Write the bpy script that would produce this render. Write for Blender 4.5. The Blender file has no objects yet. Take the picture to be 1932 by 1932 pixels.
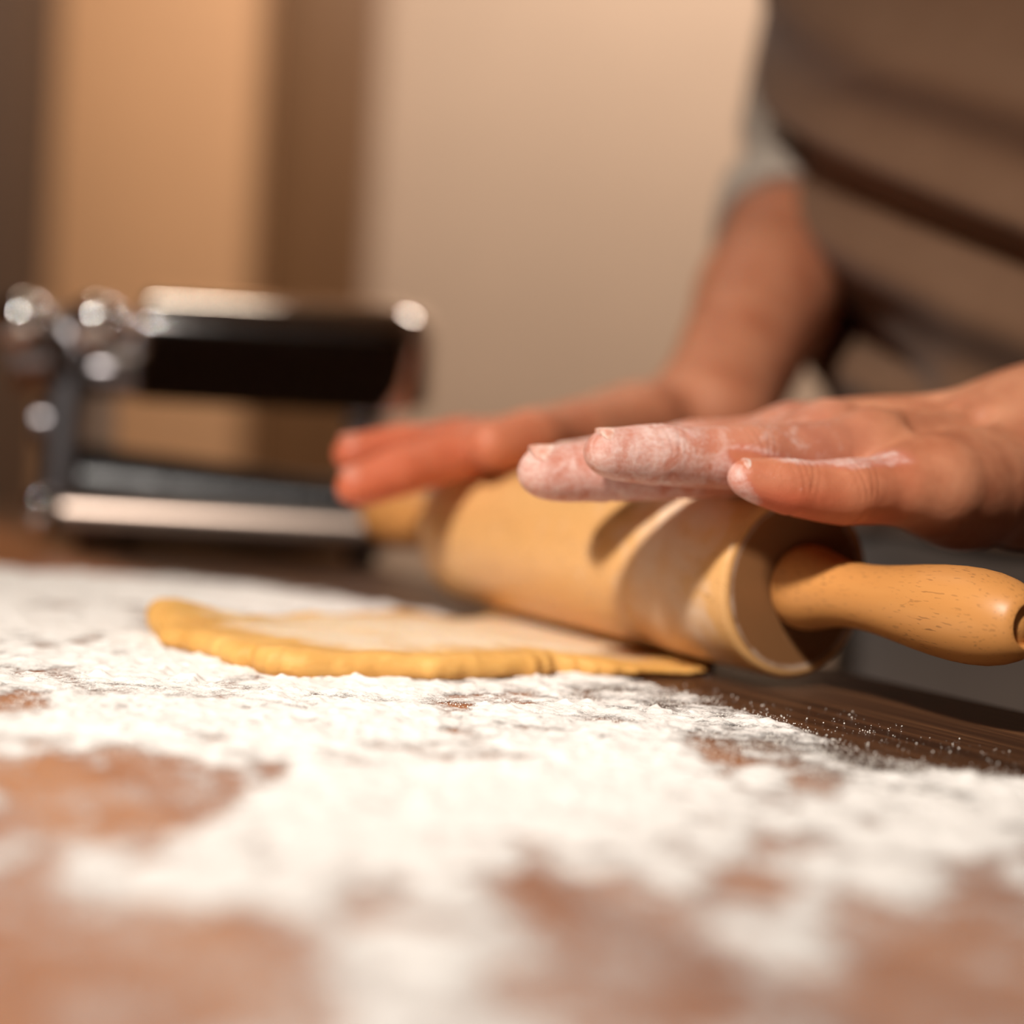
import bpy, bmesh, math
import numpy as np
from mathutils import Vector, Matrix

S = bpy.context.scene
COL = S.collection
PI = math.pi

# ------------------------------------------------------------------ camera, world, lights, exposure
cam = bpy.data.objects.new('camera', bpy.data.cameras.new('camera'))
COL.objects.link(cam)
cam.data.sensor_fit = 'AUTO'; cam.data.sensor_width = 24.0; cam.data.lens = 42.0
cam.data.clip_start = 0.02
cam.location = (0, 0, 0.0835)
pitch, roll = math.radians(3.23), math.radians(3.3)
cam.rotation_euler = (Matrix.Rotation(PI/2 - pitch, 4, 'X') @ Matrix.Rotation(roll, 4, 'Z')).to_euler()
cam.data.dof.use_dof = True
cam.data.dof.focus_distance = 0.505
cam.data.dof.aperture_fstop = 2.27
S.camera = cam

W = bpy.data.worlds.new('world'); S.world = W; W.use_nodes = True
W.node_tree.nodes['Background'].inputs[0].default_value = (0.9, 0.72, 0.55, 1)
W.node_tree.nodes['Background'].inputs[1].default_value = 0.03

def area_light(name, loc, target, size, power, colour, spread=180):
    l = bpy.data.lights.new(name, 'AREA'); l.shape = 'DISK'; l.size = size; l.energy = power; l.color = colour; l.spread = math.radians(spread)
    o = bpy.data.objects.new(name, l); COL.objects.link(o); o.location = loc
    o.rotation_euler = (Vector(target) - Vector(loc)).to_track_quat('-Z', 'Y').to_euler()
    return o
area_light('worktop_lamp', (-0.80, -0.97, 1.58), (-0.03, 0.49, 0.0), 0.20, 2.55, (1.0, 0.93, 0.855), 31)
area_light('wall_fill', (0.45, 2.0, 1.70), (0.35, 3.0, 0.6), 0.5, 36, (1.0, 0.87, 0.74))  # unseen fill light, added to brighten the back wall from above
area_light('wall_fill', (-0.62, 1.7, 1.70), (-0.6, 3.0, 0.4), 0.5, 16, (1.0, 0.84, 0.66))  # second unseen fill, added to lift the tan panel

S.view_settings.view_transform = 'Standard'; S.view_settings.look = 'None'
S.view_settings.gamma = 1.0; S.view_settings.use_curve_mapping = False
S.view_settings.exposure = 0.0
S.cycles.use_denoising = True
S.cycles.max_bounces = 8
S.cycles.transparent_max_bounces = 12

# ------------------------------------------------------------------ helpers
def link(name, me, parent=None, mat=None):
    o = bpy.data.objects.new(name, me); COL.objects.link(o)
    if parent is not None: o.parent = parent
    if mat is not None and me is not None: me.materials.append(mat)
    return o
def tag(o, label=None, cat=None, group=None, kind=None):
    if label: o['label'] = label
    if cat: o['category'] = cat
    if group: o['group'] = group
    if kind: o['kind'] = kind
    return o
def thing(name, label, cat, loc=(0, 0, 0), rz=0.0):
    o = bpy.data.objects.new(name, None); COL.objects.link(o)
    o.location = loc; o.rotation_euler = (0, 0, rz); o.empty_display_size = 0.05
    return tag(o, label, cat)
def np_mesh(name, V, Q, smooth=True):
    """verts (n,3), faces (m,4) or (m,3) numpy arrays -> mesh"""
    me = bpy.data.meshes.new(name)
    V = np.ascontiguousarray(V, np.float32); Q = np.ascontiguousarray(Q, np.int32)
    k = Q.shape[1]
    me.vertices.add(len(V)); me.vertices.foreach_set('co', V.ravel())
    me.loops.add(Q.size); me.loops.foreach_set('vertex_index', Q.ravel())
    me.polygons.add(len(Q)); me.polygons.foreach_set('loop_start', np.arange(0, Q.size, k, dtype=np.int32))
    me.polygons.foreach_set('use_smooth', np.full(len(Q), smooth))
    me.update(calc_edges=True); me.validate()
    return me
def attr(me, name, vals):
    a = me.attributes.new(name, 'FLOAT', 'POINT'); a.data.foreach_set('value', np.ascontiguousarray(vals, np.float32))
def bm_mesh(name, bm, smooth=True, angle=40):
    bmesh.ops.recalc_face_normals(bm, faces=bm.faces)
    me = bpy.data.meshes.new(name)
    for f in bm.faces: f.smooth = smooth
    if smooth:
        lim = math.radians(angle)
        for e in bm.edges:
            if len(e.link_faces) == 2 and e.calc_face_angle(0) > lim: e.smooth = False
    bm.to_mesh(me); bm.free()
    return me
def box_bm(x0, x1, y0, y1, z0, z1, bev=0.0, seg=2, bm=None):
    b = bmesh.new()
    bmesh.ops.create_cube(b, size=1.0)
    for v in b.verts:
        v.co = Vector(((x0+x1)/2 + v.co.x*(x1-x0), (y0+y1)/2 + v.co.y*(y1-y0), (z0+z1)/2 + v.co.z*(z1-z0)))
    if bev > 0: bmesh.ops.bevel(b, geom=list(b.edges), offset=bev, segments=seg, profile=0.5, affect='EDGES')
    if bm is None: return b
    me = bpy.data.meshes.new('t'); b.to_mesh(me); b.free(); bm.from_mesh(me); bpy.data.meshes.remove(me)
    return bm
def lathe(prof, n=48, close=True):
    """prof: [(s, r)] along +Z"""
    bm = bmesh.new(); rings = []
    for s, r in prof:
        if r < 1e-6: rings.append([bm.verts.new((0, 0, s))])
        else: rings.append([bm.verts.new((r*math.cos(2*PI*i/n), r*math.sin(2*PI*i/n), s)) for i in range(n)])
    for a, b in zip(rings, rings[1:]):
        if len(a) == 1 and len(b) == 1: continue
        for i in range(n):
            j = (i+1) % n
            if len(a) == 1: bm.faces.new((a[0], b[i], b[j]))
            elif len(b) == 1: bm.faces.new((a[i], a[j], b[0]))
            else: bm.faces.new((a[i], a[j], b[j], b[i]))
    if close:
        for r in (rings[0], rings[-1]):
            if len(r) > 1: bm.faces.new(r)
    return bm
def loft(rings, cap=True):
    """rings: list of (n,3) arrays, closed loops"""
    n = len(rings[0]); V = np.concatenate(rings); Q = []
    for k in range(len(rings)-1):
        for i in range(n):
            j = (i+1) % n
            Q.append((k*n+i, k*n+j, (k+1)*n+j, (k+1)*n+i))
    bm = bmesh.new(); vs = [bm.verts.new(v) for v in V]
    for q in Q: bm.faces.new([vs[i] for i in q])
    if cap:
        bm.faces.new(vs[:n]); bm.faces.new(vs[-n:])
    return bm
def extrude_profile(pts, x0, x1, bev=0.0, seg=2):
    """closed outline in (y,z), extruded along x"""
    bm = bmesh.new()
    a = [bm.verts.new((x0, y, z)) for y, z in pts]; b = [bm.verts.new((x1, y, z)) for y, z in pts]
    n = len(pts)
    for i in range(n): bm.faces.new((a[i], a[(i+1) % n], b[(i+1) % n], b[i]))
    fa = bm.faces.new(a); fb = bm.faces.new(b)
    if bev > 0:
        bmesh.ops.recalc_face_normals(bm, faces=bm.faces)
        bmesh.ops.bevel(bm, geom=list(fa.edges)+list(fb.edges), offset=bev, segments=seg, profile=0.5, affect='EDGES')
    return bm

rng = np.random.default_rng(11)
def vnoise(x, y, scale, seed):
    """smooth value noise in [-1,1]"""
    r = np.random.default_rng(seed); T = r.uniform(-1, 1, (256, 256)).astype(np.float32)
    u, v = x/scale + 57.3, y/scale + 91.7
    iu, iv = np.floor(u).astype(int), np.floor(v).astype(int)
    fu, fv = u-iu, v-iv
    fu, fv = fu*fu*(3-2*fu), fv*fv*(3-2*fv)
    g = lambda a, b: T[(iu+a) & 255, (iv+b) & 255]
    return (g(0, 0)*(1-fu)+g(1, 0)*fu)*(1-fv) + (g(0, 1)*(1-fu)+g(1, 1)*fu)*fv
def fbm(x, y, scale, seed, octv=4, gain=0.5):
    s = 0; a = 1.0
    for k in range(octv):
        s = s + a*vnoise(x, y, scale/2**k, seed+k); a *= gain
    return s
def sstep(a, b, x):
    t = np.clip((x-a)/(b-a), 0, 1); return t*t*(3-2*t)

# ------------------------------------------------------------------ materials
class NT:
    def __init__(s, name):
        s.m = bpy.data.materials.new(name); s.m.use_nodes = True
        s.t = s.m.node_tree; s.b = s.t.nodes['Principled BSDF']; s.out = s.t.nodes['Material Output']
    def n(s, typ, **kw):
        x = s.t.nodes.new('ShaderNode'+typ)
        for k, v in kw.items():
            if k in x.inputs.keys() or isinstance(k, int): s.set(x, k, v)
            else: setattr(x, k, v)
        return x
    def set(s, x, k, v):
        if isinstance(v, bpy.types.NodeSocket): s.t.links.new(v, x.inputs[k])
        else: x.inputs[k].default_value = v
    def P(s, **kw):
        for k, v in kw.items(): s.set(s.b, k.replace('_', ' '), v)
        return s
    def coord(s, scale=(1, 1, 1), out='Object', rot=(0, 0, 0)):
        mp = s.n('Mapping'); s.set(mp, 'Scale', scale); s.set(mp, 'Rotation', rot)
        s.t.links.new(s.n('TexCoord').outputs[out], mp.inputs['Vector'])
        return mp.outputs['Vector']
    def noise(s, vec, scale=5.0, detail=3.0, rough=0.5, dist=0.0):
        x = s.n('TexNoise'); s.set(x, 'Vector', vec); s.set(x, 'Scale', scale); s.set(x, 'Detail', detail)
        s.set(x, 'Roughness', rough); s.set(x, 'Distortion', dist)
        return x.outputs['Fac']
    def ramp(s, fac, *stops):
        x = s.n('ValToRGB'); s.set(x, 'Fac', fac); e = x.color_ramp.elements
        while len(e) < len(stops): e.new(0.5)
        for el, (p, c) in zip(e, stops):
            el.position = p; el.color = (c, c, c, 1) if not hasattr(c, '__len__') else (*c, 1)
        return x.outputs['Color']
    def mix(s, fac, a, b):
        x = s.n('Mix', data_type='RGBA'); s.set(x, 0, fac)
        for i, v in ((6, a), (7, b)):
            s.set(x, i, v if isinstance(v, bpy.types.NodeSocket) else (*v, 1))
        return x.outputs[2]
    def math(s, op, a, b=0.0, c=0.0, clamp=False):
        x = s.n('Math', operation=op, use_clamp=clamp); s.set(x, 0, a); s.set(x, 1, b); s.set(x, 2, c)
        return x.outputs[0]
    def at(s, name):
        x = s.n('Attribute'); x.attribute_name = name; return x.outputs['Fac']
    def bump(s, h, strength=0.3, dist=0.001):
        x = s.n('Bump'); s.set(x, 'Height', h); s.set(x, 'Strength', strength); s.set(x, 'Distance', dist)
        s.t.links.new(x.outputs['Normal'], s.b.inputs['Normal']); return s

def col(*c): return tuple(c)

def m_paint(name, c, rough=0.75, sc=6):
    k = NT(name); v = k.coord()
    k.P(Base_Color=k.mix(k.noise(v, sc, 4), tuple(x*0.94 for x in c), tuple(x*1.05 for x in c)), Roughness=rough)
    k.bump(k.noise(v, 180, 3), 0.15, 0.002); return k.m
M_wall = m_paint('wall_paint', (0.64, 0.475, 0.362))
M_dark_wall = m_paint('brown_wall_paint', (0.10, 0.06, 0.042))
M_ceil = m_paint('ceiling_paint', (0.34, 0.26, 0.20))
M_panel = m_paint('tan_panel_lacquer', (0.80, 0.46, 0.25), 0.55)
M_cab = m_paint('dark_cabinet_lacquer', (0.085, 0.06, 0.05), 0.5)

def m_wood(name, dark, mid, light, stretch, rough, spec=0.5, pores=0.0, axis_scale=1.0):
    k = NT(name); v = k.coord(stretch)
    n1 = k.noise(v, 9*axis_scale, 5, 0.6, 0.6); n2 = k.noise(v, 60*axis_scale, 4, 0.7)
    f = k.math('ADD', k.math('MULTIPLY', n1, 0.7), k.math('MULTIPLY', n2, 0.3))
    c = k.ramp(f, (0.30, dark), (0.50, mid), (0.68, light))
    if pores > 0:
        pn = k.noise(k.coord(tuple(a*b for a, b in zip(stretch, (1, 1, 0.7)))), 330*axis_scale, 1, 0.5)
        pm = k.ramp(pn, (0.60, 0.0), (0.70, 1.0))
        c = k.mix(k.math('MULTIPLY', pm, pores), c, tuple(x*0.45 for x in mid))
    k.P(Base_Color=c, Roughness=rough, Specular_IOR_Level=spec)
    k.bump(f, 0.12, 0.0008); return k
M_post = m_wood('dark_post_wood', (0.15, 0.070, 0.028), (0.20, 0.096, 0.040), (0.25, 0.125, 0.055), (1, 1, 0.08), 0.5).m
M_floor = m_wood('floor_wood', (0.10, 0.06, 0.035), (0.16, 0.10, 0.06), (0.22, 0.14, 0.085), (1, 0.08, 1), 0.45).m
k = m_wood('walnut_worktop', (0.030, 0.011, 0.005), (0.066, 0.026, 0.011), (0.135, 0.057, 0.024), (1.0, 0.04, 1.0), 0.42, 0.22, 0.0, 3.2)
base = k.b.inputs['Base Color'].links[0].from_socket
stk = k.noise(k.coord((1.0, 0.022, 1.0)), 320, 4, 0.65)
base = k.mix(k.ramp(stk, (0.48, 0.0), (0.70, 0.7)), base, (0.20, 0.088, 0.036))
base = k.mix(k.ramp(k.noise(k.coord((1.0, 0.03, 1.0)), 150, 3, 0.6), (0.52, 0.0), (0.66, 0.85)), base, (0.030, 0.011, 0.005))
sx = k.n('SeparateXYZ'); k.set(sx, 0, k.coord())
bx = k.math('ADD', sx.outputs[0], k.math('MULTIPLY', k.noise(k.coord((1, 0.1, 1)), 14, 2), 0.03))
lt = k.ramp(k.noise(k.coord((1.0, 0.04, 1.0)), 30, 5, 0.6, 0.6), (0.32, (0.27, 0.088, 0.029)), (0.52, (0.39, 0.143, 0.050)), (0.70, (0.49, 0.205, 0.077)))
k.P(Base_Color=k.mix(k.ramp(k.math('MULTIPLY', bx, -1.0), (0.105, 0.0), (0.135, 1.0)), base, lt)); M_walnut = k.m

def m_beech(name, floured):
    tones = ((0.62, 0.325, 0.115), (0.73, 0.41, 0.16), (0.80, 0.48, 0.21)) if floured else ((0.50, 0.205, 0.054), (0.60, 0.265, 0.075), (0.67, 0.325, 0.10))
    k = m_wood(name, *tones, (1, 1, 0.09), 0.42, 0.45, 0.0)
    base = k.b.inputs['Base Color'].links[0].from_socket
    pn = k.noise(k.coord((1, 1, 0.17)), 1500, 1, 0.5)                     # the short dark flecks of beech
    pz = k.noise(k.coord((1, 1, 0.5)), 60, 2)
    pm = k.math('MULTIPLY', k.ramp(pn, (0.63, 0.0), (0.70, 1.0)), k.ramp(pz, (0.35, 0.25), (0.6, 0.8)))
    base = k.mix(pm, base, (0.26, 0.11, 0.035)); k.P(Base_Color=base)
    if floured:
        base = k.mix(k.at('end'), base, (0.25, 0.115, 0.045))
        d = k.at('dust')
        v = k.coord((1, 1, 1.3))
        n = k.noise(v, 38, 6, 0.62, 1.6); n2 = k.noise(v, 420, 3, 0.7)
        t = k.math('ADD', k.math('ADD', d, k.math('MULTIPLY', k.math('SUBTRACT', n, 0.5), 1.5)), k.math('MULTIPLY', k.math('SUBTRACT', n2, 0.5), 0.5))
        mask = k.ramp(t, (0.32, 0.0), (1.0, 0.92))
        c = k.mix(mask, base, (0.76, 0.585, 0.44))
        r = k.math('ADD', k.math('MULTIPLY', mask, 0.45), 0.36)
        k.P(Base_Color=c, Roughness=r)
    return k.m
M_roller = m_beech('beech_floured', True)
M_handle = m_beech('beech_oiled', False)

k = NT('flour'); v = k.coord()
k.P(Base_Color=k.mix(k.noise(v, 300, 3), (0.78, 0.74, 0.695), (0.89, 0.855, 0.815)), Roughness=1.0, Specular_IOR_Level=0.1)
th = k.at('thickness')
g = k.noise(v, 1500, 2, 0.7); g2 = k.noise(v, 420, 4, 0.7)
cov = k.math('ADD', th, k.math('ADD', k.math('MULTIPLY', k.math('SUBTRACT', g, 0.5), 0.9), k.math('MULTIPLY', k.math('SUBTRACT', g2, 0.5), 1.0)))
al = k.ramp(cov, (0.16, 0.0), (0.70, 1.0))
k.P(Alpha=al); k.bump(k.noise(v, 900, 4, 0.7), 0.5, 0.0006)
M_flour = k.m
k = NT('flour_grain'); k.P(Base_Color=(0.86, 0.81, 0.74, 1), Roughness=1.0, Specular_IOR_Level=0.1); M_grain = k.m

k = NT('dough'); v = k.coord()
base = k.ramp(k.noise(v, 45, 5, 0.6), (0.3, (0.60, 0.30, 0.072)), (0.7, (0.74, 0.42, 0.130)))
up = k.n('SeparateXYZ'); k.set(up, 0, k.n('NewGeometry').outputs['Normal'])
dn = k.noise(k.coord((1, 2.2, 1)), 26, 5, 0.6, 0.8); dn2 = k.noise(v, 500, 2)
dm = k.math('ADD', k.at('dust'), k.math('ADD', k.math('MULTIPLY', k.math('SUBTRACT', dn, 0.5), 1.0), k.math('MULTIPLY', k.math('SUBTRACT', dn2, 0.5), 0.4)))
dm = k.ramp(dm, (0.25, 0.0), (0.95, 0.85))
k.P(Base_Color=k.mix(dm, base, (0.82, 0.71, 0.56)), Roughness=0.6, Specular_IOR_Level=0.3, Subsurface_Weight=0.15, Subsurface_Scale=0.004)
k.set(k.b, 'Subsurface Radius', (1, 0.5, 0.15))
k.bump(k.noise(v, 260, 5, 0.65), 0.35, 0.0012); M_dough = k.m

k = NT('skin'); v = k.coord()
tone = k.ramp(k.noise(v, 55, 4, 0.6), (0.32, (0.42, 0.145, 0.072)), (0.5, (0.51, 0.20, 0.105)), (0.68, (0.59, 0.255, 0.14)))
tone = k.mix(k.math('MULTIPLY', k.at('dust'), 1.5, clamp=True), tone, (0.50, 0.185, 0.130))
tone = k.mix(k.math('MULTIPLY', k.at('red'), 0.85, clamp=True), tone, (0.58, 0.115, 0.050))
n = k.noise(v, 110, 6, 0.65, 1.0); n2 = k.noise(v, 700, 3, 0.7)
fm = k.math('ADD', k.at('dust'), k.math('ADD', k.math('MULTIPLY', k.math('SUBTRACT', n, 0.5), 1.35), k.math('MULTIPLY', k.math('SUBTRACT', n2, 0.5), 0.6)))
fm = k.ramp(fm, (0.30, 0.0), (1.05, 0.9))
k.P(Base_Color=k.mix(fm, tone, (0.78, 0.635, 0.585)), Subsurface_Weight=0.22, Subsurface_Scale=0.006, Specular_IOR_Level=0.35)
k.P(Roughness=k.math('ADD', 0.48, k.math('MULTIPLY', fm, 0.45)))
k.set(k.b, 'Subsurface Radius', (1.0, 0.35, 0.18))
vo = k.n('TexVoronoi', feature='DISTANCE_TO_EDGE'); k.set(vo, 'Vector', k.coord((1, 1.4, 1))); k.set(vo, 'Scale', 900)
hb = k.math('ADD', k.math('MULTIPLY', vo.outputs['Distance'], 0.5), k.math('ADD', k.noise(v, 350, 4, 0.6), k.math('MULTIPLY', fm, 0.9)))
k.bump(hb, 0.28, 0.0006); M_skin = k.m
k = NT('fingernail'); v = k.coord()
k.P(Base_Color=k.mix(k.ramp(k.noise(v, 500, 4), (0.42, 0.0), (0.65, 0.7)), (0.62, 0.30, 0.22), (0.82, 0.68, 0.60)), Roughness=0.35, Subsurface_Weight=0.15, Subsurface_Scale=0.003)
M_nail = k.m

k = NT('bare_fingernail'); k.P(Base_Color=(0.62, 0.22, 0.14, 1), Roughness=0.4); M_nail_bare = k.m
def m_cloth(name, a, b, weave=1400):
    k = NT(name); v = k.coord()
    k.P(Base_Color=k.mix(k.noise(v, 30, 5, 0.6), a, b), Roughness=0.92, Specular_IOR_Level=0.15, Sheen_Weight=0.15)
    w = k.n('TexWave'); k.set(w, 'Vector', v); k.set(w, 'Scale', weave*0.4)
    k.bump(k.math('ADD', w.outputs['Fac'], k.noise(v, weave, 2)), 0.25, 0.0006); return k.m
M_apron = m_cloth('apron_linen', (0.180, 0.094, 0.052), (0.23, 0.128, 0.075))
M_shirt = m_cloth('white_cotton', (0.50, 0.42, 0.345), (0.56, 0.475, 0.395))
M_trouser = m_cloth('grey_trousers', (0.085, 0.062, 0.049), (0.115, 0.085, 0.068))
M_shoe = m_paint('shoe_leather', (0.03, 0.02, 0.015), 0.4)
M_hair = m_paint('hair_brown', (0.06, 0.03, 0.018), 0.5, 80)

def m_metal(name, c, rough):
    k = NT(name); v = k.coord()
    k.P(Base_Color=(*c, 1), Metallic=1.0, Roughness=k.math('ADD', rough, k.math('MULTIPLY', k.noise(v, 60, 4), 0.03))); return k.m
M_chrome = m_metal('chrome', (0.72, 0.69, 0.67), 0.04)
M_chrome_soft = m_metal('satin_chrome', (0.27, 0.21, 0.175), 0.27)
M_steel = m_metal('brushed_steel', (0.30, 0.28, 0.29), 0.28)
M_black = m_paint('black_plastic', (0.012, 0.010, 0.010), 0.3)

# ------------------------------------------------------------------ room
FZ = -0.75
def struct(name, x0, x1, y0, y1, z0, z1, mat, bev=0.0):
    o = link(name, bm_mesh(name, box_bm(x0, x1, y0, y1, z0, z1, bev)), None, mat); o['kind'] = 'structure'; return o
struct('floor', -2.0, 2.4, -2.0, 3.1, FZ-0.05, FZ, M_floor)
struct('ceiling', -2.0, 2.4, -2.0, 3.1, 1.75, 1.80, M_ceil)
struct('wall_back', -2.0, 2.4, 3.0, 3.1, FZ, 1.75, M_wall)
struct('wall_left', -2.1, -2.0, -2.0, 3.1, FZ, 1.75, M_dark_wall)
struct('wall_right', 2.4, 2.5, -2.0, 3.1, FZ, 1.75, M_wall)
struct('wall_front', -2.0, 2.4, -2.1, -2.0, FZ, 1.75, M_dark_wall)
struct('trim_1', -0.437, -0.262, 2.945, 3.0, FZ, 1.75, M_post, 0.006)
struct('trim_2', -0.84, -0.437, 2.975, 3.0, FZ, 1.75, M_panel, 0.003)
struct('baseboard_back', -0.262, 2.4, 2.985, 3.0, FZ, FZ+0.08, M_ceil, 0.004)
cabinet = thing('tall_cabinet', 'tall dark brown cabinet against the back wall left of the tan panel', 'cabinet', (-1.15, 2.72, FZ))
link('body', bm_mesh('body', box_bm(-0.35, 0.365, -0.24, 0.26, 0.06, 2.2, 0.004)), cabinet, M_cab)
link('plinth', bm_mesh('plinth', box_bm(-0.34, 0.355, -0.20, 0.26, 0.0, 0.06)), cabinet, M_black)
for x0, x1, hx in ((-0.348, 0.006, -0.03), (0.010, 0.363, 0.045)):
    d = link('door', bm_mesh('door', box_bm(x0, x1, -0.262, -0.241, 0.07, 2.19, 0.003)), cabinet, M_cab)
    link('handle', bm_mesh('handle', box_bm(hx-0.006, hx+0.006, -0.295, -0.262, 0.95, 1.10, 0.003)), d, M_steel)

# ------------------------------------------------------------------ table
EDGE_DIR = np.array([0.5347, -0.8450]); EDGE_P = np.array([-0.0587, 0.9012])
OUT = np.array([0.8450, 0.5347])                       # away from the table, towards the person
ang = math.atan2(EDGE_DIR[1], EDGE_DIR[0]) + PI/2      # local +Y runs along -EDGE_DIR
tbl = thing('table', 'dark walnut kitchen table dusted with flour', 'table', (EDGE_P[0]+EDGE_DIR[0]*0.35, EDGE_P[1]+EDGE_DIR[1]*0.35, 0), ang)
# local frame: +X points to the person (out), table lies at x<0; +Y away from camera
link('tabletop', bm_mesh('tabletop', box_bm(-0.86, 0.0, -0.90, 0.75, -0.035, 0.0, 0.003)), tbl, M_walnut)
for x0, x1, y0, y1 in ((-0.80, -0.06, -0.82, -0.80), (-0.80, -0.06, 0.65, 0.67), (-0.80, -0.78, -0.82, 0.67), (-0.08, -0.06, -0.82, 0.67)):
    link('apron_rail', bm_mesh('apron_rail', box_bm(x0, x1, y0, y1, -0.12, -0.035)), tbl, M_walnut)
for lx, ly in ((-0.77, -0.79), (-0.09, -0.79), (-0.77, 0.64), (-0.09, 0.64)):
    link('leg', bm_mesh('leg', loft([np.array([(lx-a, ly-a, z), (lx+a, ly-a, z), (lx+a, ly+a, z), (lx-a, ly+a, z)]) for z, a in ((-0.035, 0.032), (-0.15, 0.032), (-0.75, 0.022))]), False), tbl, M_walnut)

# ------------------------------------------------------------------ flour
def poly_sd(px, py, poly):
    """signed distance to polygon, negative inside"""
    d = np.full(px.shape, 1e9); inside = np.zeros(px.shape, bool); n = len(poly)
    for i in range(n):
        ax, ay = poly[i]; bx, by = poly[(i+1) % n]
        ex, ey = bx-ax, by-ay; wx, wy = px-ax, py-ay
        t = np.clip((wx*ex+wy*ey)/(ex*ex+ey*ey), 0, 1)
        d = np.minimum(d, (wx-ex*t)**2+(wy-ey*t)**2)
        c = ((ay > py) != (by > py)) & (px < (bx-ax)*(py-ay)/(by-ay+1e-12)+ax)
        inside ^= c
    return np.where(inside, -1, 1)*np.sqrt(d)
BARE = [(-0.063,0.349,0.013,0.024,1.00),(-0.088,0.362,0.012,0.029,0.50),(-0.061,0.276,0.027,0.017,0.75),(-0.065,0.247,0.019,0.020,0.90),(-0.044,0.241,0.012,0.013,0.60),(0.016,0.290,0.010,0.017,0.75),(0.048,0.322,0.007,0.017,0.55),(0.068,0.284,0.019,0.024,0.95),(0.050,0.255,0.021,0.014,0.50),(0.007,0.250,0.020,0.016,0.50),(0.070,0.416,0.008,0.025,0.40),(0.064,0.440,0.015,0.024,0.32),(0.086,0.467,0.013,0.020,0.50),(0.101,0.444,0.017,0.016,0.36),(0.021,0.265,0.010,0.010,0.50),(-0.007,0.494,0.011,0.016,0.60),(-0.050,0.488,0.016,0.015,0.50),(-0.071,0.480,0.011,0.012,0.40),(-0.039,0.333,0.006,0.016,0.40),(-0.122,0.462,0.008,0.009,0.40),(-0.005,0.432,0.006,0.009,0.30),(0.090,0.320,0.011,0.022,0.50),(0.075,0.260,0.007,0.015,0.80),(-0.163,0.587,0.008,0.011,0.20),(-0.168,0.663,0.011,0.014,0.10),(-0.015,0.312,0.008,0.018,0.30),(0.035,0.278,0.008,0.014,0.20),(-0.079,0.305,0.008,0.020,0.40)]
HEAP = [(-0.003,0.307,0.006,0.021,0.50),(-0.045,0.295,0.009,0.019,0.60),(-0.040,0.375,0.010,0.031,0.50),(0.024,0.409,0.019,0.024,0.50),(-0.102,0.430,0.018,0.017,0.50),(-0.025,0.515,0.020,0.014,0.60),(0.021,0.542,0.020,0.015,0.50),(0.103,0.496,0.011,0.011,0.60),(0.089,0.378,0.018,0.021,0.60),(0.113,0.416,0.011,0.016,0.70),(-0.104,0.537,0.018,0.015,0.50),(-0.140,0.716,0.040,0.026,0.50),(-0.016,0.255,0.008,0.017,0.40),(0.043,0.279,0.010,0.023,0.45),(0.064,0.337,0.013,0.021,0.35),(0.028,0.354,0.013,0.018,0.40),(-0.009,0.373,0.013,0.025,0.30)]
CLEAN = [(0.1549,0.4100),(0.1342,0.4533),(0.1132,0.4632),(0.0971,0.4807),(0.0892,0.5205),(0.0767,0.5441),(0.0636,0.5580),(0.0477,0.5685),(0.0094,0.6657),(-0.0227,0.7287),(-0.0583,0.7652),(-0.0933,0.7910),(-0.1292,0.8091),(-0.1829,0.8121),(-0.2302,0.8086),(-0.2739,0.7959),(-0.6000,1.3000),(0.2000,1.3000),(0.6000,0.6000)]
DOUGH = [(-0.1208,0.6088),(-0.1106,0.5803),(-0.0928,0.5578),(-0.0746,0.5355),(-0.0611,0.5300),(-0.0394,0.5352),(-0.0077,0.5473),(0.0171,0.5646),(0.0342,0.5690),(0.0518,0.5769),(0.0629,0.5847),(0.0700,0.6080),(0.0600,0.6600),(0.0400,0.7150),(0.0000,0.7150),(-0.0171,0.6749),(-0.0385,0.6638),(-0.0600,0.6423),(-0.0799,0.6192),(-0.0955,0.6021),(-0.1076,0.5901)]
DOUGH_TIP = (-0.1208,0.6088)
def flour_thickness(x, y):
    wx = x + 0.010*fbm(x, y, 0.05, 40, 3); wy = y + 0.014*fbm(x, y, 0.06, 50, 3)
    t = 0.70 + 0.22*sstep(0.56, 0.62, y) - 0.20*sstep(0.44, 0.28, y) + 0.30*fbm(x, y*0.75, 0.040, 3, 3, 0.6) + 0.34*fbm(x, y, 0.0095, 9, 4, 0.62)
    for cx, cy, rx, ry, a in BARE:
        t = t - a*np.exp(-(((wx-cx)/rx)**2+((wy-cy)/ry)**2))
    for cx, cy, rx, ry, a in HEAP:
        t = t + a*np.exp(-(((wx-cx)/rx)**2+((wy-cy)/ry)**2))
    t = np.maximum(t, 0.11+0.10*fbm(x, y, 0.012, 77, 4)+0.13*sstep(0.47, 0.33, y))
    sd = poly_sd(wx, wy, CLEAN)
    t = t - 1.7*(1-sstep(-0.006, 0.022, sd))
    # stops before the table's edge on the person's side
    e = (x-EDGE_P[0])*OUT[0]+(y-EDGE_P[1])*OUT[1]
    t = t - 1.5*sstep(-0.09, -0.02, e)
    return t
def spaced(segs):
    return np.concatenate([np.arange(a, b, s) for a, b, s in segs])
gx = spaced(((-0.40, -0.13, 0.0016), (-0.13, 0.19, 0.0007), (0.19, 0.34, 0.0016)))
gy = spaced(((0.10, 0.40, 0.0022), (0.40, 0.60, 0.0006), (0.60, 1.0, 0.0022)))
X, Y = np.meshgrid(gx, gy)
T = flour_thickness(X, Y)
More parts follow.
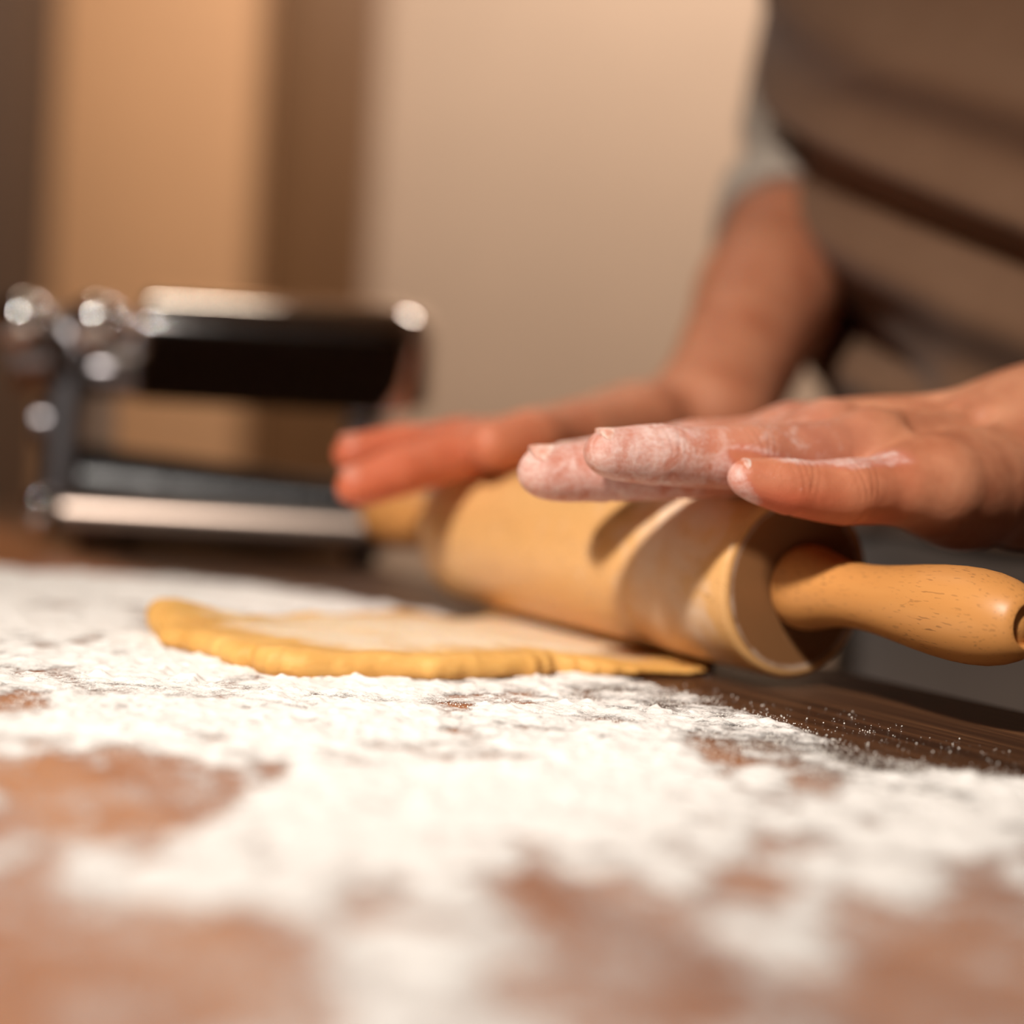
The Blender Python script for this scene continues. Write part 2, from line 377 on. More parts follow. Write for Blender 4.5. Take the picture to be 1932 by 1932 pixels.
hgt = 0.0002 + 0.0011*np.clip(T-0.2, 0, 1.6) + 0.0006*fbm(X, Y, 0.0055, 21, 4, 0.6)*np.clip(T, 0, 1) + 0.0008*np.clip(fbm(X, Y, 0.0038, 33, 2), 0, 2)**1.5*np.clip(T, 0, 1)
Z = np.maximum(hgt, 0.0001)
idx = np.arange(X.size).reshape(X.shape)
Q = np.stack([idx[:-1, :-1], idx[:-1, 1:], idx[1:, 1:], idx[1:, :-1]], -1).reshape(-1, 4)
keep = (T > -0.35).ravel()[Q].any(1); Q = Q[keep]
used = np.unique(Q); remap = np.full(X.size, -1); remap[used] = np.arange(len(used))
me = np_mesh('flour', np.stack([X, Y, Z], -1).reshape(-1, 3)[used], remap[Q])
attr(me, 'thickness', T.ravel()[used])
tag(link('flour', me, None, M_flour), 'white flour strewn over the dark tabletop around the dough', 'flour', kind='stuff')
# loose grains and small clumps along the thin places, in and near focus
n = 110000
cx, cy = rng.uniform(-0.13, 0.20, n), rng.uniform(0.40, 0.62, n)
tt = flour_thickness(cx, cy)
p = np.exp(-((tt-0.25)/0.40)**2)*0.5 + 0.03*(tt > -1.2)
ok = (rng.random(n) < p); cx, cy, tt = cx[ok], cy[ok], tt[ok]
r = 0.00006 + 0.00022*rng.random(len(cx))**3
ico = bmesh.new(); bmesh.ops.create_icosphere(ico, subdivisions=1, radius=1.0)
iv = np.array([v.co for v in ico.verts]); fi = np.array([[v.index for v in f.verts] for f in ico.faces]); ico.free()
jit = 1+0.25*rng.standard_normal((len(cx), len(iv), 1))
V = iv[None]*jit*r[:, None, None] + np.stack([cx, cy, r*0.6+0.0002], -1)[:, None]
Fc = fi[None] + (np.arange(len(cx))*len(iv))[:, None, None]
tag(link('flour_grains', np_mesh('flour_grains', V.reshape(-1, 3), Fc.reshape(-1, 3)), None, M_grain), 'loose specks and crumbs of flour at the thin edges of the dusting', 'flour', kind='stuff')

# ------------------------------------------------------------------ rolling pin
PIN_N = np.array([0.0922, 0.5691, 0.0332]); PIN_D = np.array([0.5213, -0.8533, 0.0]); PIN_L = 0.1995
pin = bpy.data.objects.new('rolling_pin', None); COL.objects.link(pin)
tag(pin, 'pale beech rolling pin with turned handles under both hands', 'rolling pin')
pin.location = PIN_N
pin.rotation_euler = Vector(PIN_D).to_track_quat('Z', 'X').to_euler()
R = 0.030; L = PIN_L
prof = [(-L, 0.0065), (-L, 0.0275)]
prof += [(-L+0.0025*(1-math.cos(a)), R-0.0025*(1-math.sin(a))) for a in np.linspace(0.2, PI/2, 5)]
prof += [(-L+0.0025+(L-0.005)*t, R) for t in np.linspace(0.04, 0.96, 60)]
prof += [(-0.0022*(1-math.cos(a)), R-0.0022*(1-math.sin(a))) for a in np.linspace(PI/2, 0.2, 5)]
prof += [(0, 0.0277), (0, 0.0270), (0, 0.0263), (0, 0.0256), (0, 0.0249), (0, 0.0240), (0, 0.018), (0, 0.012), (0, 0.0065)]
me = bm_mesh('roller', lathe(prof, 96, True), True, 50)
co = np.array([v.co for v in me.vertices]); s_, rr = co[:, 2], np.hypot(co[:, 0], co[:, 1])
d = 0.54*np.exp(-((s_+0.024)/0.026)**2)*sstep(-0.0035, -0.0085, s_) + 0.30*np.exp(-((s_+0.045)/0.02)**2) + 0.16*np.exp(-((s_+0.09)/0.03)**2) + 0.30*np.exp(-((s_+L)/0.02)**2)
endg = (rr < 0.0274) & (s_ > -0.0012)
d += np.where(s_ < -0.003, 0.10, 0)
d = np.where(endg, 0.16+0.50*np.exp(-((rr-0.0264)/0.0009)**2), d)
attr(me, 'dust', d); attr(me, 'end', endg*1.0)
link('roller', me, pin, M_roller)
hp = [(-0.0008, 0.0066), (0.0006, 0.0108), (0.0016, 0.0124), (0.0032, 0.0133), (0.0055, 0.01355), (0.0082, 0.0133), (0.0110, 0.0127), (0.0142, 0.0119),
      (0.0180, 0.0110), (0.0225, 0.01035), (0.0280, 0.0100), (0.0335, 0.0101), (0.0400, 0.01055), (0.0480, 0.0115), (0.0560, 0.01255), (0.0640, 0.01335),
      (0.0710, 0.01375), (0.0770, 0.01375), (0.0830, 0.01325), (0.0880, 0.0122), (0.0920, 0.0108), (0.0950, 0.0092), (0.0966, 0.0078), (0.0970, 0.0066),
      (0.0962, 0.0060), (0.0945, 0.0058), (0.0943, 0.0045), (0.0955, 0.0030), (0.0960, 0.0)]
h = link('handle', bm_mesh('handle', lathe(hp, 64, True), True, 50), pin, M_handle)
h2 = h.copy(); COL.objects.link(h2); h2.parent = pin; h2.location = (0, 0, -L); h2.rotation_euler = (PI, 0, 0)

# ------------------------------------------------------------------ dough
DO = np.array(DOUGH)
# closed Catmull-Rom through the outline
def catmull(P, n):
    P = np.asarray(P, float); m = len(P); out = []
    for i in range(m):
        p0, p1, p2, p3 = P[(i-1) % m], P[i], P[(i+1) % m], P[(i+2) % m]
        for t in np.linspace(0, 1, n, endpoint=False):
            out.append(0.5*((2*p1)+(-p0+p2)*t+(2*p0-5*p1+4*p2-p3)*t*t+(-p0+3*p1-3*p2+p3)*t**3))
    return np.array(out)
ol = catmull(DO, 24)
arc = np.cumsum(np.hypot(*np.diff(np.vstack([ol, ol[:1]]), axis=0).T))
jag = 0.0016*vnoise(arc, arc*0, 0.010, 5) + 0.0010*vnoise(arc, arc*0, 0.0035, 6) + 0.0020*vnoise(arc, arc*0, 0.026, 7)
for nx_, ny_, dp_, wd_ in ((0.020, 0.566, 0.0045, 0.006), (0.027, 0.568, 0.0030, 0.002), (-0.077, 0.538, 0.0035, 0.0030), (-0.104, 0.571, 0.0025, 0.003)):
    jag -= dp_*np.exp(-((ol[:, 0]-nx_)**2+(ol[:, 1]-ny_)**2)/wd_**2)
cen = ol.mean(0); dirs = ol-cen; ln = np.linalg.norm(dirs, axis=1, keepdims=True)
ol = ol + dirs/ln*jag[:, None]
def dough_thick(x, y):
    a = (x-PIN_N[0])*(-0.8533)+(y-PIN_N[1])*(-0.5213)      # distance in front of the pin's axis
    t = 0.0016 + 0.0056*sstep(0.012, 0.085, a)
    return t*(1 + 0.12*fbm(x, y, 0.03, 61, 3))
NR = len(ol); rings = []; dust = []
edge = [(1.0, 0.0), (1.014, 0.14), (1.022, 0.34), (1.020, 0.56), (1.008, 0.77), (0.985, 0.92), (0.955, 1.0), (0.91, 1.03), (0.85, 1.02), (0.75, 1.0), (0.62, 0.99), (0.47, 0.98), (0.3, 0.98), (0.12, 0.98)]
for q, hf in edge:
    P = cen + (ol-cen)*q
    t = dough_thick(P[:, 0], P[:, 1]); a_pin = (P[:, 0]-PIN_N[0])*(-0.8533)+(P[:, 1]-PIN_N[1])*(-0.5213)
    lip = 0.0050*np.exp(-((P[:, 0]-DOUGH_TIP[0])**2+(P[:, 1]-DOUGH_TIP[1])**2)/0.022**2)
    crk = 1 - 0.30*np.clip(vnoise(arc, arc*0+q*0.3, 0.013, 8)-0.35, 0, 1) if q > 0.93 else 1.0
    z = 0.0009 + hf*t*crk + lip*(0.45+0.55*hf)
    z += 0.0006*fbm(P[:, 0], P[:, 1], 0.008, 66, 4)*(hf > 0.3)*(a_pin > 0.045)
    rings.append(np.column_stack([P, z]))
    dust.append(np.clip(sstep(0.93, 0.66, np.full(NR, q))*0.80, 0, 1) if hf > 0.85 else np.zeros(NR))
V = np.concatenate(rings); Q = []
for k_ in range(len(rings)-1):
    i = np.arange(NR); j = (i+1) % NR
    Q.append(np.stack([k_*NR+i, k_*NR+j, (k_+1)*NR+j, (k_+1)*NR+i], -1))
Q = np.concatenate(Q)
bm = bmesh.new(); vs = [bm.verts.new(v) for v in V]
for q in Q: bm.faces.new([vs[i] for i in q])
bm.faces.new(vs[-NR:]); bm.faces.new(vs[:NR])
me = bm_mesh('dough', bm, True, 180)
attr(me, 'dust', np.concatenate(dust))
tag(link('dough', me, None, M_dough), 'yellow pasta dough rolled flat in front of the rolling pin', 'dough')

# ------------------------------------------------------------------ pasta machine
pm = thing('pasta_machine', 'shiny chrome pasta machine standing at the back of the table', 'pasta machine', (-0.150, 0.905, 0.0), 0.0)
def bar(name, prof, x0, x1, bev, mat, x_end=None, ang=35, tilt=0.0):
    """(y,z) outline carried along x with softly rounded ends; x_end lists (x, scale) stations of a special right end"""
    pr = np.array(prof); c0 = (pr.min(0)+pr.max(0))/2; hs = (pr.max(0)-pr.min(0)).min()/2
    st = [(x0, 1-bev/hs), (x0+bev*0.3, 1-0.35*bev/hs), (x0+bev, 1.0), (x0+bev*1.6, 1.0)]
    st += [(x0+(x1-x0)*t, 1.0) for t in (0.2, 0.4, 0.6, 0.8)]
    st += x_end if x_end else [(x1-bev*1.6, 1.0), (x1-bev, 1.0), (x1-bev*0.3, 1-0.35*bev/hs), (x1, 1-bev/hs)]
    rings = []
    for x, sc in st:
        q = c0+(pr-c0)*sc
        q = q.copy(); q[:, 1] -= tilt*(x-x0)*np.clip((q[:, 1]-pr[:, 1].min())/np.ptp(pr[:, 1]), 0, 1)
        rings.append(np.column_stack([np.full(len(pr), x), q]))
    return link(name, bm_mesh(name, loft(rings), True, ang), pm, mat)
def arcp(cy, cz, ry, rz, a0, a1, n):
    return [(cy+ry*math.cos(a), cz+rz*math.sin(a)) for a in np.linspace(a0, a1, n)]
base = arcp(0.006, 0.0175, 0.014, 0.0135, 1.25*PI, 0.52*PI, 14) + [(0.04, 0.031), (0.11, 0.031)] + arcp(0.118, 0.0175, 0.012, 0.0135, 0.45*PI, -0.25*PI, 8)
bar('base_plate', base, -0.080, 0.090, 0.004, M_chrome_soft)
for fx in (-0.066, 0.074):
    for fy in (0.014, 0.10):
        f = link('foot', bm_mesh('foot', lathe([(0.0006, 0.007), (0.001, 0.008), (0.0065, 0.008), (0.007, 0.007)], 20)), pm, M_black); f.location = (fx, fy, 0)
side = [(0.004, 0.028), (0.006, 0.055), (0.010, 0.085), (0.012, 0.110), (0.020, 0.121), (0.036, 0.126), (0.076, 0.126), (0.092, 0.118), (0.098, 0.100), (0.096, 0.075), (0.10, 0.050), (0.106, 0.028)]
bar('side_plate', side, -0.090, -0.073, 0.003, M_steel); bar('side_plate', side, 0.063, 0.079, 0.003, M_steel)
hood = [(0.02, 0.0784), (-0.0040, 0.0780), (-0.0040, 0.085), (-0.0039, 0.095), (-0.0037, 0.104), (-0.0032, 0.112)] + arcp(0.030, 0.112, 0.033, 0.0235, 0.93*PI, 0.5*PI, 10) + [(0.052, 0.1358)] + arcp(0.072, 0.112, 0.033, 0.0235, 0.5*PI, 0.0, 10) + arcp(0.080, 0.098, 0.024, 0.020, 2*PI, 1.5*PI, 7)
bar('roller_hood', hood, -0.044, 0.105, 0.004, M_chrome, [(0.078, 1.0), (0.084, 0.995), (0.090, 0.97), (0.096, 0.92), (0.101, 0.83), (0.104, 0.70), (0.105, 0.52)], 50)
for ry in (0.034, 0.066):
    b = lathe([(-0.074, 0.010), (-0.073, 0.0115), (0.062, 0.0115), (0.063, 0.010)], 32)
    o = link('roller', bm_mesh('roller', b), pm, M_steel); o.location = (0, ry, 0.0905); o.rotation_euler = (0, PI/2, 0)
tray = [(0.010, 0.0312)] + arcp(0.034, 0.0312, 0.024, 0.0225, PI, 0.5*PI, 9) + [(0.070, 0.048), (0.092, 0.0312)]
bar('delivery_tray', tray, -0.0725, 0.0625, 0.001, M_black, None, 35, 0.085)
def rod(name, x0, x1, y, z, r, mat, ball=0.0, parent=pm):
    pf = [(x0, r*0.9), (x0+0.001, r), (x1-0.001, r), (x1, r*0.9)]
    if ball > 0:
        pf = [(x0-ball*1.7+ball*(1-math.cos(a)), ball*math.sin(a)) for a in np.linspace(0.0, PI*0.80, 10)] + pf
        pf[0] = (pf[0][0], 0.0)
    o = link(name, bm_mesh(name, lathe(pf, 32), True, 50), parent, mat); o.location = (0, y, z); o.rotation_euler = (0, PI/2, 0); return o
rod('thickness_dial', -0.112, -0.090, 0.036, 0.100, 0.022, M_steel)
rod('dial_knob', -0.088, -0.084, -0.008, 0.114, 0.0085, M_chrome, 0.0145)
rod('cutter_shaft', -0.050, -0.044, -0.014, 0.1145, 0.009, M_chrome, 0.0145)
rod('drive_shaft', -0.073, -0.046, 0.060, 0.108, 0.006, M_steel)
rod('crank_socket', -0.104, -0.088, 0.050, 0.062, 0.012, M_steel)
link('clamp_block', bm_mesh('clamp_block', box_bm(-0.094, -0.081, -0.008, 0.02, 0.006, 0.030, 0.006, 4), True, 60), pm, M_chrome)

# ------------------------------------------------------------------ person
class Field:
    """signed distance field sampled on a grid, turned into a mesh by surface nets"""
    def __init__(s, lo, hi, h):
        s.lo = np.array(lo, np.float32); s.h = h
        s.n = np.ceil((np.array(hi)-s.lo)/h).astype(int)+1
        s.ax = [(s.lo[i]+h*np.arange(s.n[i])).astype(np.float32) for i in range(3)]
        s.D = np.full(s.n, 0.05, np.float32)
    def new(s):
        f = Field.__new__(Field); f.lo, f.h, f.n, f.ax = s.lo, s.h, s.n, s.ax; f.D = np.full(s.n, 0.05, np.float32); return f
    def block(s, lo, hi, m):
        a = np.clip(np.floor((np.array(lo)-m-s.lo)/s.h).astype(int), 0, s.n); b = np.clip(np.ceil((np.array(hi)+m-s.lo)/s.h).astype(int)+1, 0, s.n)
        sl = tuple(slice(x, y) for x, y in zip(a, b))
        return sl, s.ax[0][sl[0]][:, None, None], s.ax[1][sl[1]][None, :, None], s.ax[2][sl[2]][None, None, :]
    @staticmethod
    def smin(a, b, k):
        if k <= 0: return np.minimum(a, b)
        h = np.clip(0.5+0.5*(b-a)/k, 0, 1)
        return b*(1-h)+a*h-k*h*(1-h)
    def put(s, sl, d, k, cut=False):
        if d.size == 0: return
        s.D[sl] = -Field.smin(-s.D[sl], d, k) if cut else Field.smin(s.D[sl], d, k)
    def cone(s, a, ra, b, rb, k=0.003, flat=None, cut=False):
        """tapered capsule; flat=(axis, factor) squeezes it along a unit axis"""
        a = np.array(a, np.float32); b = np.array(b, np.float32); r = max(ra, rb)
        sl, x, y, z = s.block(np.minimum(a, b)-r*1.3, np.maximum(a, b)+r*1.3, k+0.006)
        ab = b-a; l2 = float(ab@ab)+1e-12
        px, py, pz = x-a[0], y-a[1], z-a[2]
        t = np.clip((px*ab[0]+py*ab[1]+pz*ab[2])/l2, 0, 1)
        qx, qy, qz = px-t*ab[0], py-t*ab[1], pz-t*ab[2]
        if flat is not None:
            u = np.array(flat[0]); w = qx*u[0]+qy*u[1]+qz*u[2]; f = 1/flat[1]-1
            qx, qy, qz = qx+w*u[0]*f, qy+w*u[1]*f, qz+w*u[2]*f
        d = np.sqrt(qx*qx+qy*qy+qz*qz)-(ra+(rb-ra)*t)
        if flat is not None: d = d*min(1, flat[1])
        s.put(sl, d, k, cut)
    def ball(s, c, rad, k=0.004, axes=None, cut=False):
        c = np.array(c, np.float32); rad = np.array(rad, float)*np.ones(3)
        A = np.eye(3) if axes is None else np.array(axes, float)
        R_ = rad.max(); sl, x, y, z = s.block(c-R_, c+R_, k+0.006)
        px, py, pz = x-c[0], y-c[1], z-c[2]
        q = 0; 
        for i in range(3): q = q+((px*A[i][0]+py*A[i][1]+pz*A[i][2])/rad[i])**2
        s.put(sl, (np.sqrt(q)-1)*rad.min(), k, cut)
    def press(s, a, d, length, r, k=0.0025):
        """flattens the flesh where it presses on a round bar"""
        x, y, z = s.ax[0][:, None, None]-a[0], s.ax[1][None, :, None]-a[1], s.ax[2][None, None, :]-a[2]
        t = x*d[0]+y*d[1]+z*d[2]
        rho = np.sqrt(np.maximum(x*x+y*y+z*z-t*t, 0))
        c = np.maximum(rho-r, np.maximum(t, -length-t)).astype(np.float32)
        s.D = -Field.smin(-s.D, c, k)
    def mesh(s):
        D = s.D; n = D.shape; ins = D < 0
        def corner(a, dx, dy, dz): return a[dx:n[0]-1+dx, dy:n[1]-1+dy, dz:n[2]-1+dz]
        cnt = np.zeros((n[0]-1, n[1]-1, n[2]-1), np.uint8)
        for c in np.ndindex(2, 2, 2): cnt += corner(ins, *c)
        act = (cnt > 0) & (cnt < 8); cells = np.argwhere(act)
        vid = np.full(act.shape, -1, np.int64); vid[act] = np.arange(len(cells))
        acc = np.zeros((len(cells), 3)); num = np.zeros(len(cells))
        i, j, k = cells.T
        for a in range(3):
            o = [q for q in range(3) if q != a]
            for u in (0, 1):
                for v in (0, 1):
                    c0 = [0, 0, 0]; c0[o[0]] = u; c0[o[1]] = v; c1 = list(c0); c1[a] = 1
                    d0 = D[i+c0[0], j+c0[1], k+c0[2]]; d1 = D[i+c1[0], j+c1[1], k+c1[2]]
                    m = (d0 < 0) != (d1 < 0); t = np.where(m, d0/(d0-d1+1e-20), 0)
                    p = np.zeros((len(cells), 3)); p[:, o[0]] = u; p[:, o[1]] = v; p[:, a] = t
                    acc += p*m[:, None]; num += m
        V = (cells+acc/num[:, None])*s.h+s.lo
        F_ = []
        for a in range(3):
            o = [q for q in range(3) if q != a]
            s0 = [slice(None)]*3; s1 = [slice(None)]*3; s0[a] = slice(0, -1); s1[a] = slice(1, None)
            ch = ins[tuple(s0)] != ins[tuple(s1)]
            e = np.argwhere(ch); e = e[(e[:, o[0]] > 0) & (e[:, o[1]] > 0) & (e[:, o[0]] < n[o[0]]-1) & (e[:, o[1]] < n[o[1]]-1)]
            q = []
            for du, dv in ((1, 1), (0, 1), (0, 0), (1, 0)):
                g = e.copy(); g[:, o[0]] -= du; g[:, o[1]] -= dv; q.append(vid[g[:, 0], g[:, 1], g[:, 2]])
            q = np.stack(q, -1); fl = ins[e[:, 0], e[:, 1], e[:, 2]]
            if a == 1: fl = ~fl
            q[~fl] = q[~fl][:, ::-1]; F_.append(q)
        return V, np.concatenate(F_)

UP = np.array((0, 0, 1.0))
def nrm(v): v = np.asarray(v, float); return v/np.linalg.norm(v)
def finger(F, J, dors, pad=0.5, wrinkles=1.0):
    """one finger: joints MCP, PIP, DIP, tip with radii; bulging pads, knuckles and creases"""
    P = [np.array(j[:3]) for j in J]; r = [j[3] for j in J]
    g = F.new()
    for i in range(3):
        ax = nrm(P[i+1]-P[i]); dn = nrm(dors-ax*(dors@ax)); m = (P[i]+P[i+1])/2; ln = np.linalg.norm(P[i+1]-P[i])
        g.cone(P[i], r[i], P[i+1], r[i+1], 0.002)
        # soft pad below each bone
        A = np.array([ax, np.cross(dn, ax), dn]); rm = (r[i]+r[i+1])/2
        g.ball(m-dn*rm*0.20, (ln*0.50, rm*0.92, rm*0.84), 0.006, A)
        # knuckle swelling
        if i > 0:
            ax2 = nrm(P[i+1]-P[i-1]); dn2 = nrm(dors-ax2*(dors@ax2)); A2 = np.array([ax2, np.cross(dn2, ax2), dn2])
            g.ball(P[i]+dn2*r[i]*0.08, (r[i]*1.5, r[i]*1.03, r[i]*0.97), 0.005, A2)
    # finger pulp: fuller below, flatter where the nail sits
    ax = nrm(P[3]-P[2]); dn = nrm(dors-ax*(dors@ax)); A = np.array([ax, np.cross(dn, ax), dn])
    g.ball(P[3]-ax*r[3]*0.5-dn*r[3]*0.22, (r[3]*1.55, r[3]*1.03, r[3]*0.95), 0.003, A)
    F.D = Field.smin(F.D, g.D, 0.0016)
def nail_mesh(J, dors, roll_=0.0, w=0.95, ln=0.0115):
    P2, P3 = np.array(J[2][:3]), np.array(J[3][:3]); r2, r3 = J[2][3], J[3][3]
    ax = nrm(P3-P2); dn = nrm(dors-ax*(dors@ax)); sd = np.cross(dn, ax)
    L_ = np.linalg.norm(P3-P2); top = []; bot = []
    U, Vn = 11, 11
    for a in np.linspace(0, 1, U):
        s_ = L_-ln+r3*0.72+ln*a
        rr = (r2+(r3-r2)*min(1, s_/L_))
        if s_ > L_: rr = r3*(1-0.13*((s_-L_)/r3)**2)
        wid = w*(0.82+0.18*math.sin(PI*min(1, a*0.8+0.15)))
        wid *= math.sqrt(max(0.05, 1-max(0, (a-0.80)/0.2)**2*0.75)) * math.sqrt(max(0.1, 1-max(0, (0.16-a)/0.16)**2*0.6))
        rt, rb = [], []
        for th in np.linspace(-wid, wid, Vn):
            e = rr*0.985+0.00030-0.0002*(abs(th)/wid)**4
            p = P2+ax*s_+(dn*math.cos(th+roll_)+sd*math.sin(th+roll_))*e
            rt.append(p); rb.append(p-(dn*math.cos(th+roll_)+sd*math.sin(th+roll_))*0.0016)
        top.append(rt); bot.append(rb)
    bm = bmesh.new(); T_ = [[bm.verts.new(p) for p in r] for r in top]; B_ = [[bm.verts.new(p) for p in r] for r in bot]
    for i in range(U-1):
        for j in range(Vn-1):
            bm.faces.new((T_[i][j], T_[i][j+1], T_[i+1][j+1], T_[i+1][j])); bm.faces.new((B_[i][j], B_[i+1][j], B_[i+1][j+1], B_[i][j+1]))
    rim = [(i, 0) for i in range(U)] + [(U-1, j) for j in range(1, Vn)] + [(i, Vn-1) for i in range(U-2, -1, -1)] + [(0, j) for j in range(Vn-2, 0, -1)]
    for (a, b), (c, d_) in zip(rim, rim[1:]+rim[:1]): bm.faces.new((T_[a][b], T_[c][d_], B_[c][d_], B_[a][b]))
    return bm_mesh('nail', bm, True, 60)

# joints (x, y, z, radius): MCP, PIP, DIP, tip
LH = {'pinky': [(0.1316, 0.5581, 0.0688, 0.0108), (0.1007, 0.5398, 0.0649, 0.0086), (0.0832, 0.5328, 0.0655, 0.0069), (0.0692, 0.5290, 0.0682, 0.0050)],
      'ring': [(0.1123, 0.5706, 0.0758, 0.0125), (0.0706, 0.5463, 0.0736, 0.0087), (0.0440, 0.5373, 0.0729, 0.0077), (0.0278, 0.5313, 0.0734, 0.0066)],
      'middle': [(0.1024, 0.5928, 0.0778, 0.0128), (0.0567, 0.5661, 0.0697, 0.0089), (0.0295, 0.5559, 0.0667, 0.0082), (0.0097, 0.5509, 0.0660, 0.0077)],
      'index': [(0.0934, 0.6126, 0.0766, 0.0125), (0.0596, 0.5984, 0.0737, 0.0088), (0.0380, 0.5902, 0.0700, 0.0079), (0.0188, 0.5860, 0.0677, 0.0070)],
      'thumb': [(0.1527, 0.6406, 0.0763, 0.0140), (0.1247, 0.6502, 0.0687, 0.0115), (0.1026, 0.6550, 0.0643, 0.0105), (0.0853, 0.6548, 0.0620, 0.0085)]}
L_WR = [np.array((0.1755, 0.6160, 0.0837)), np.array((0.1719, 0.6003, 0.0713))]
L_HYP = np.array((0.1420, 0.5730, 0.0660))
L_EL = np.array((0.385, 0.705, 0.200)); L_SH = np.array((0.352, 0.735, 0.475))
RH = {'index': [(0.0101, 0.7303, 0.0708, 0.0122), (-0.0230, 0.6999, 0.0655, 0.0087), (-0.0434, 0.6835, 0.0580, 0.0078), (-0.0592, 0.6743, 0.0525, 0.0071)],
      'middle': [(0.0170, 0.7555, 0.0712, 0.0125), (-0.0220, 0.7223, 0.0695, 0.0088), (-0.0443, 0.7061, 0.0665, 0.0081), (-0.0626, 0.6969, 0.0640, 0.0074)],
      'ring': [(0.0246, 0.7805, 0.0695, 0.0122), (-0.0182, 0.7472, 0.0670, 0.0085), (-0.0394, 0.7320, 0.0645, 0.0077), (-0.0570, 0.7239, 0.0615, 0.0070)],
      'pinky': [(0.0325, 0.8035, 0.0675, 0.0112), (-0.0074, 0.7752, 0.0655, 0.0075), (-0.0253, 0.7650, 0.0625, 0.0068), (-0.0384, 0.7579, 0.0601, 0.0060)],
      'thumb': [(0.0532, 0.7659, 0.0796, 0.0150), (0.0262, 0.7305, 0.0752, 0.0118), (0.0066, 0.7034, 0.0735, 0.0100), (-0.0097, 0.6882, 0.0705, 0.0085)]}
R_WR = [np.array((0.0847, 0.8014, 0.0854)), np.array((0.0862, 0.7912, 0.0827))]
R_HYP = np.array((0.0560, 0.8060, 0.0730))
R_EL = np.array((0.165, 0.990, 0.235)); R_SH = np.array((0.195, 1.010, 0.475))

def palm(F, J, wr, rw, hyp, rh, elbow, tend):
    p = F.new()
    order = ('index', 'middle', 'ring', 'pinky')
    for i, nm in enumerate(order):
        m = np.array(J[nm][0][:3]); r = J[nm][0][3]; w = wr[0]*(1-i/3)+wr[1]*i/3
        w = w+0.3*(wr[0]-wr[1])*(0.5-i/3)
        p.cone(m, r*1.02, w, rw*0.80, 0.010)
        q = m*0.62+w*0.38
        p.cone(m-UP*r*0.25, r*0.95, q-UP*0.004, r*1.15, 0.010)           # palm flesh
        p.ball(m+UP*r*0.10, r*0.95, 0.005)                               # knuckle
    p.cone(wr[0], rw, wr[1], rw*0.84, 0.012)
    p.cone(wr[1]-UP*0.002, rw*0.80, hyp, rh, 0.012)                      # little-finger side of the palm
    p.cone(hyp, rh, np.array(J['pinky'][0][:3])-UP*0.002, rh*0.78, 0.012)
    p.cone(hyp*0.5+np.array(J['pinky'][0][:3])*0.5, rh*0.8, np.array(J['pinky'][0][:3])*0.6+np.array(J['pinky'][1][:3])*0.4, 0.0092, 0.010)
    t = J['thumb']
    p.cone(wr[0]-UP*0.006, rw*0.72, t[0][:3], t[0][3]*1.05, 0.012)
    p.cone(t[0][:3], t[0][3], t[1][:3], t[1][3]*1.05, 0.008)
    p.cone(t[0][:3], t[0][3]*0.8, np.array(J['index'][0][:3])*0.75+wr[0]*0.25, 0.009, 0.012)   # web of the thumb
    d = nrm(elbow-wr[0])
    c = (wr[0]+wr[1])/2
    p.cone(c, rw*1.0, c+(elbow-c)*0.30, rw*1.08, 0.014)
    # tendons and the hollows between them
    for i, nm in enumerate(order if tend > 0 else ()):
        m = np.array(J[nm][0][:3]); r = J[nm][0][3]; w = wr[0]*(1-i/3)+wr[1]*i/3+UP*rw*0.62
        a = m+UP*(r*0.80); b = m*0.40+w*0.60+UP*(r*0.30)
        p.cone(a, 0.0030, b, 0.0014, 0.006)
        if i < 3:
            m2 = np.array(J[order[i+1]][0][:3]); a2 = (m+m2)/2+UP*r*1.02; w2 = wr[0]*(1-(i+.5)/3)+wr[1]*(i+.5)/3+UP*rw*0.95
            p.cone(a2*0.86+w2*0.14, 0.0040, a2*0.45+w2*0.55, 0.0030, 0.008, cut=True)
    F.D = Field.smin(F.D, p.D, 0.0050)

def make_hand(F, J, wr, rw, hyp, rh, elbow, wr_amt, rolls, tend):
    for nm in ('index', 'middle', 'ring', 'pinky', 'thumb'):
        P = [np.array(j[:3]) for j in J[nm]]
        finger(F, J[nm], rolls[nm], wrinkles=wr_amt if nm != 'thumb' else 0)
    palm(F, J, wr, rw, hyp, rh, elbow, tend)
    return F

